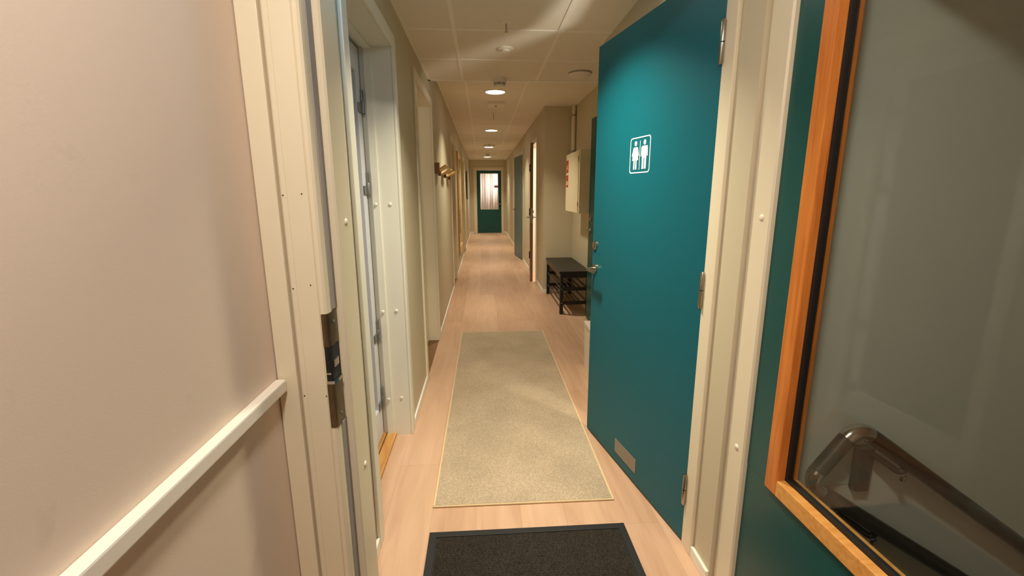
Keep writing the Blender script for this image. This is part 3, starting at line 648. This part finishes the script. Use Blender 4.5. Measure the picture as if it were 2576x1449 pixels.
def smoke(x, y, z, lab, full=True):
    s = empty('smoke_detector', (x, y, z)); tag(s, lab, 'smoke detector', 'smoke detectors on the corridor ceiling')
    MB().lathe([(0.056, 0), (0.056, -0.026), (0.053, -0.030)], (0, 0, 0), 36).build('base', PLASTIC, s, True)
    MB().lathe([(0.045, -0.028), (0.045, -0.052)], (0, 0, 0), 36).build('sensor_chamber', DARK, s, True)
    m = MB()
    for z0, z1, r in ((-0.030, -0.036, 0.050), (-0.041, -0.045, 0.049), (-0.050, -0.062, 0.046)): m.lathe([(r, z0), (r*0.985, z1)], (0, 0, 0), 36)
    for k in range(6):
        a = k*pi/3+0.3; m.box((-0.003, 0.040, -0.056), (0.003, 0.049, -0.030), 0, Matrix.Rotation(a, 4, 'Z'))
    m.lathe([(0.046, -0.060), (0.040, -0.067), (0.015, -0.070)], (0, 0, 0), 36)
    m.build('slotted_cap', PLASTIC, s, True)
smoke(0.158, 3.93, NEAR_Z, 'white slotted smoke detector at the edge of the near ceiling')
smoke(0.176, 13.0, FAR_Z, 'small smoke detector far down, before the last downlight')
NOZ = paint('nozzle_metal', (176, 168, 150), 0.4, metal=0.3)
def sprinkler(x, y, z, lab, L=0.05, r=0.035):
    s = empty('ceiling_sprinkler', (x, y, z)); tag(s, lab, 'sprinkler', 'sprinkler heads on the corridor ceiling')
    MB().lathe([(r, 0), (r*0.9, -0.006), (r*0.45, -0.010)], (0, 0, 0), 30).build('escutcheon', PLASTIC, s, True)
    MB().lathe([(0.0045, -0.008), (0.0045, -L), (0.002, -L-0.003)], (0, 0, 0), 14).build('nozzle_stem', NOZ, s, True)
    MB().lathe([(0.010, -L), (0.010, -L-0.0015)], (0, 0, 0), 18).build('deflector', NOZ, s, True)
sprinkler(0.146, 2.69, NEAR_Z, 'nearest sprinkler head with a white ring on the near ceiling')
sprinkler(0.171, 6.50, FAR_Z, 'thin sprinkler stem between the first two visible downlights', 0.085, 0.03)
sprinkler(0.176, 10.4, FAR_Z, 'sprinkler head far along, before the third visible downlight', 0.06, 0.03)
ds = empty('ceiling_disc', (0.166, 3.15, NEAR_Z)); tag(ds, 'small white valve disc on the near ceiling behind the nearest sprinkler', 'ceiling valve')
MB().lathe([(0.052, 0), (0.052, -0.006), (0.044, -0.012)], (0, 0, 0), 36).build('ring', PLASTIC, ds, True); MB().lathe([(0.030, -0.010), (0.026, -0.020), (0.008, -0.023)], (0, 0, 0), 30).build('cone', PLASTIC, ds, True)
ap = empty('ceiling_access_point', (0.775, 3.72, NEAR_Z)); tag(ap, 'flat white domed disc on the ceiling beside the teal door top', 'access point')
MB().lathe([(0.092, 0), (0.092, -0.006), (0.090, -0.010)], (0, 0, 0), 44).build('base', NOZ, ap, True); MB().lathe([(0.089, -0.012), (0.080, -0.024), (0.045, -0.033), (0.01, -0.035)], (0, 0, 0), 44).build('dome', PLASTIC, ap, True)
pt = empty('ceiling_plate', (0.184, 5.84, FAR_Z)); tag(pt, 'small square white plate on the ceiling behind the nearest visible downlight', 'ceiling plate')
B((-0.10, -0.10, -0.035), (0.10, 0.10, 0), 0.006).build('cover', PLASTIC, pt); B((-0.012, -0.03, -0.040), (0.012, 0.03, -0.034), 0.003).build('sensor', HINGE, pt)
pt = empty('ceiling_plate', (0.176, 10.75, FAR_Z)); tag(pt, 'flat plate on the ceiling just before the third visible downlight', 'ceiling plate')
B((-0.13, -0.10, -0.030), (0.13, 0.10, 0), 0.006).build('cover', PLASTIC, pt); B((-0.012, -0.03, -0.035), (0.012, 0.03, -0.029), 0.003).build('sensor', HINGE, pt)

# ------------------------------------------------------------------ handrail on the stairwell wall
RY = 1.085
hr = empty('stair_handrail', (1.0, RY, 0)); tag(hr, 'brown steel double handrail with a U-shaped end, seen through the glazed door', 'handrail')
def hp(x, z): return (x-1.0, 0.0, z)
TL, BL = (1.035, 0.704), (0.912, 0.530)
sl = math.tan(math.radians(35.3))
full = fillet([hp(2.4, TL[1]-(2.4-TL[0])*sl), hp(*TL), hp(*BL), hp(2.4, BL[1]-(2.4-BL[0])*sl*0.93)], 0.045, 10)
n = len(full)
MB().tube(full[:3]+[full[2]+(full[1]-full[2])*0.0], 0.0198, 20) if False else None
up_ = [full[0], full[1]]; el1 = full[1:12]; mid = [full[11], full[12]]; el2 = full[12:23]; lo_ = [full[22], full[23]]
MB().tube(up_, 0.0225, 20).build('upper_rail', RAILM, hr, True)
MB().tube(el1, 0.0232, 20).build('upper_elbow', CHROME, hr, True)
MB().tube(mid, 0.0225, 20).build('end_tube', RAILM, hr, True)
MB().tube(el2, 0.0232, 20).build('lower_elbow', CHROME, hr, True)
MB().tube(lo_, 0.0225, 20).build('lower_rail', RAILM, hr, True)
for px, pz, mt_ in ((1.20, TL[1]-(1.20-TL[0])*sl, RAILM), (1.145, BL[1]-(1.145-BL[0])*sl*0.93, DKMETAL)):
    b = empty('bracket', hp(px, pz)); b.parent = hr
    m = MB(); m.tube(fillet([(0, 0, -0.018), (0, 0, -0.045), (-0.075, 0.035, 0.008)], 0.012, 5), 0.0095, 12); m.build('arm', mt_, b, True)
    B((-0.105, 0.035, -0.12), (-0.062, 0.064, 0.02), 0.004).build('wall_plate', mt_, b)
    MB().lathe([(0.008, -0.012), (0.008, 0.004)], (0, 0, -0.050), 12).build('bolt', CHROME, b, True)

# ------------------------------------------------------------------ unseen blue lamp, added to cast a blue glow on the near frame top
bl = empty('added_blue_lamp', (-0.27, 1.24, 2.10)); tag(bl, 'small added blue lamp under the near doorway head, just above view', 'added lamp')
B((-0.03, -0.02, -0.012), (0.03, 0.02, 0.0), 0.003).build('housing', PLASTIC, bl)
MB().lathe([(0.010, -0.012), (0.008, -0.018), (0.003, -0.020)], (0, 0, 0), 20).build('lens', emit('blue_glow', (0.1, 0.55, 1.0), 8.0), bl, True)
pl_ = bpy.data.lights.new('added_blue_light', 'POINT'); pl_.energy = 0.9; pl_.color = (0.15, 0.55, 1.0); pl_.shadow_soft_size = 0.012
po = bpy.data.objects.new('added_blue_light', pl_); COL.objects.link(po); po.location = (-0.27, 1.24, 2.066)
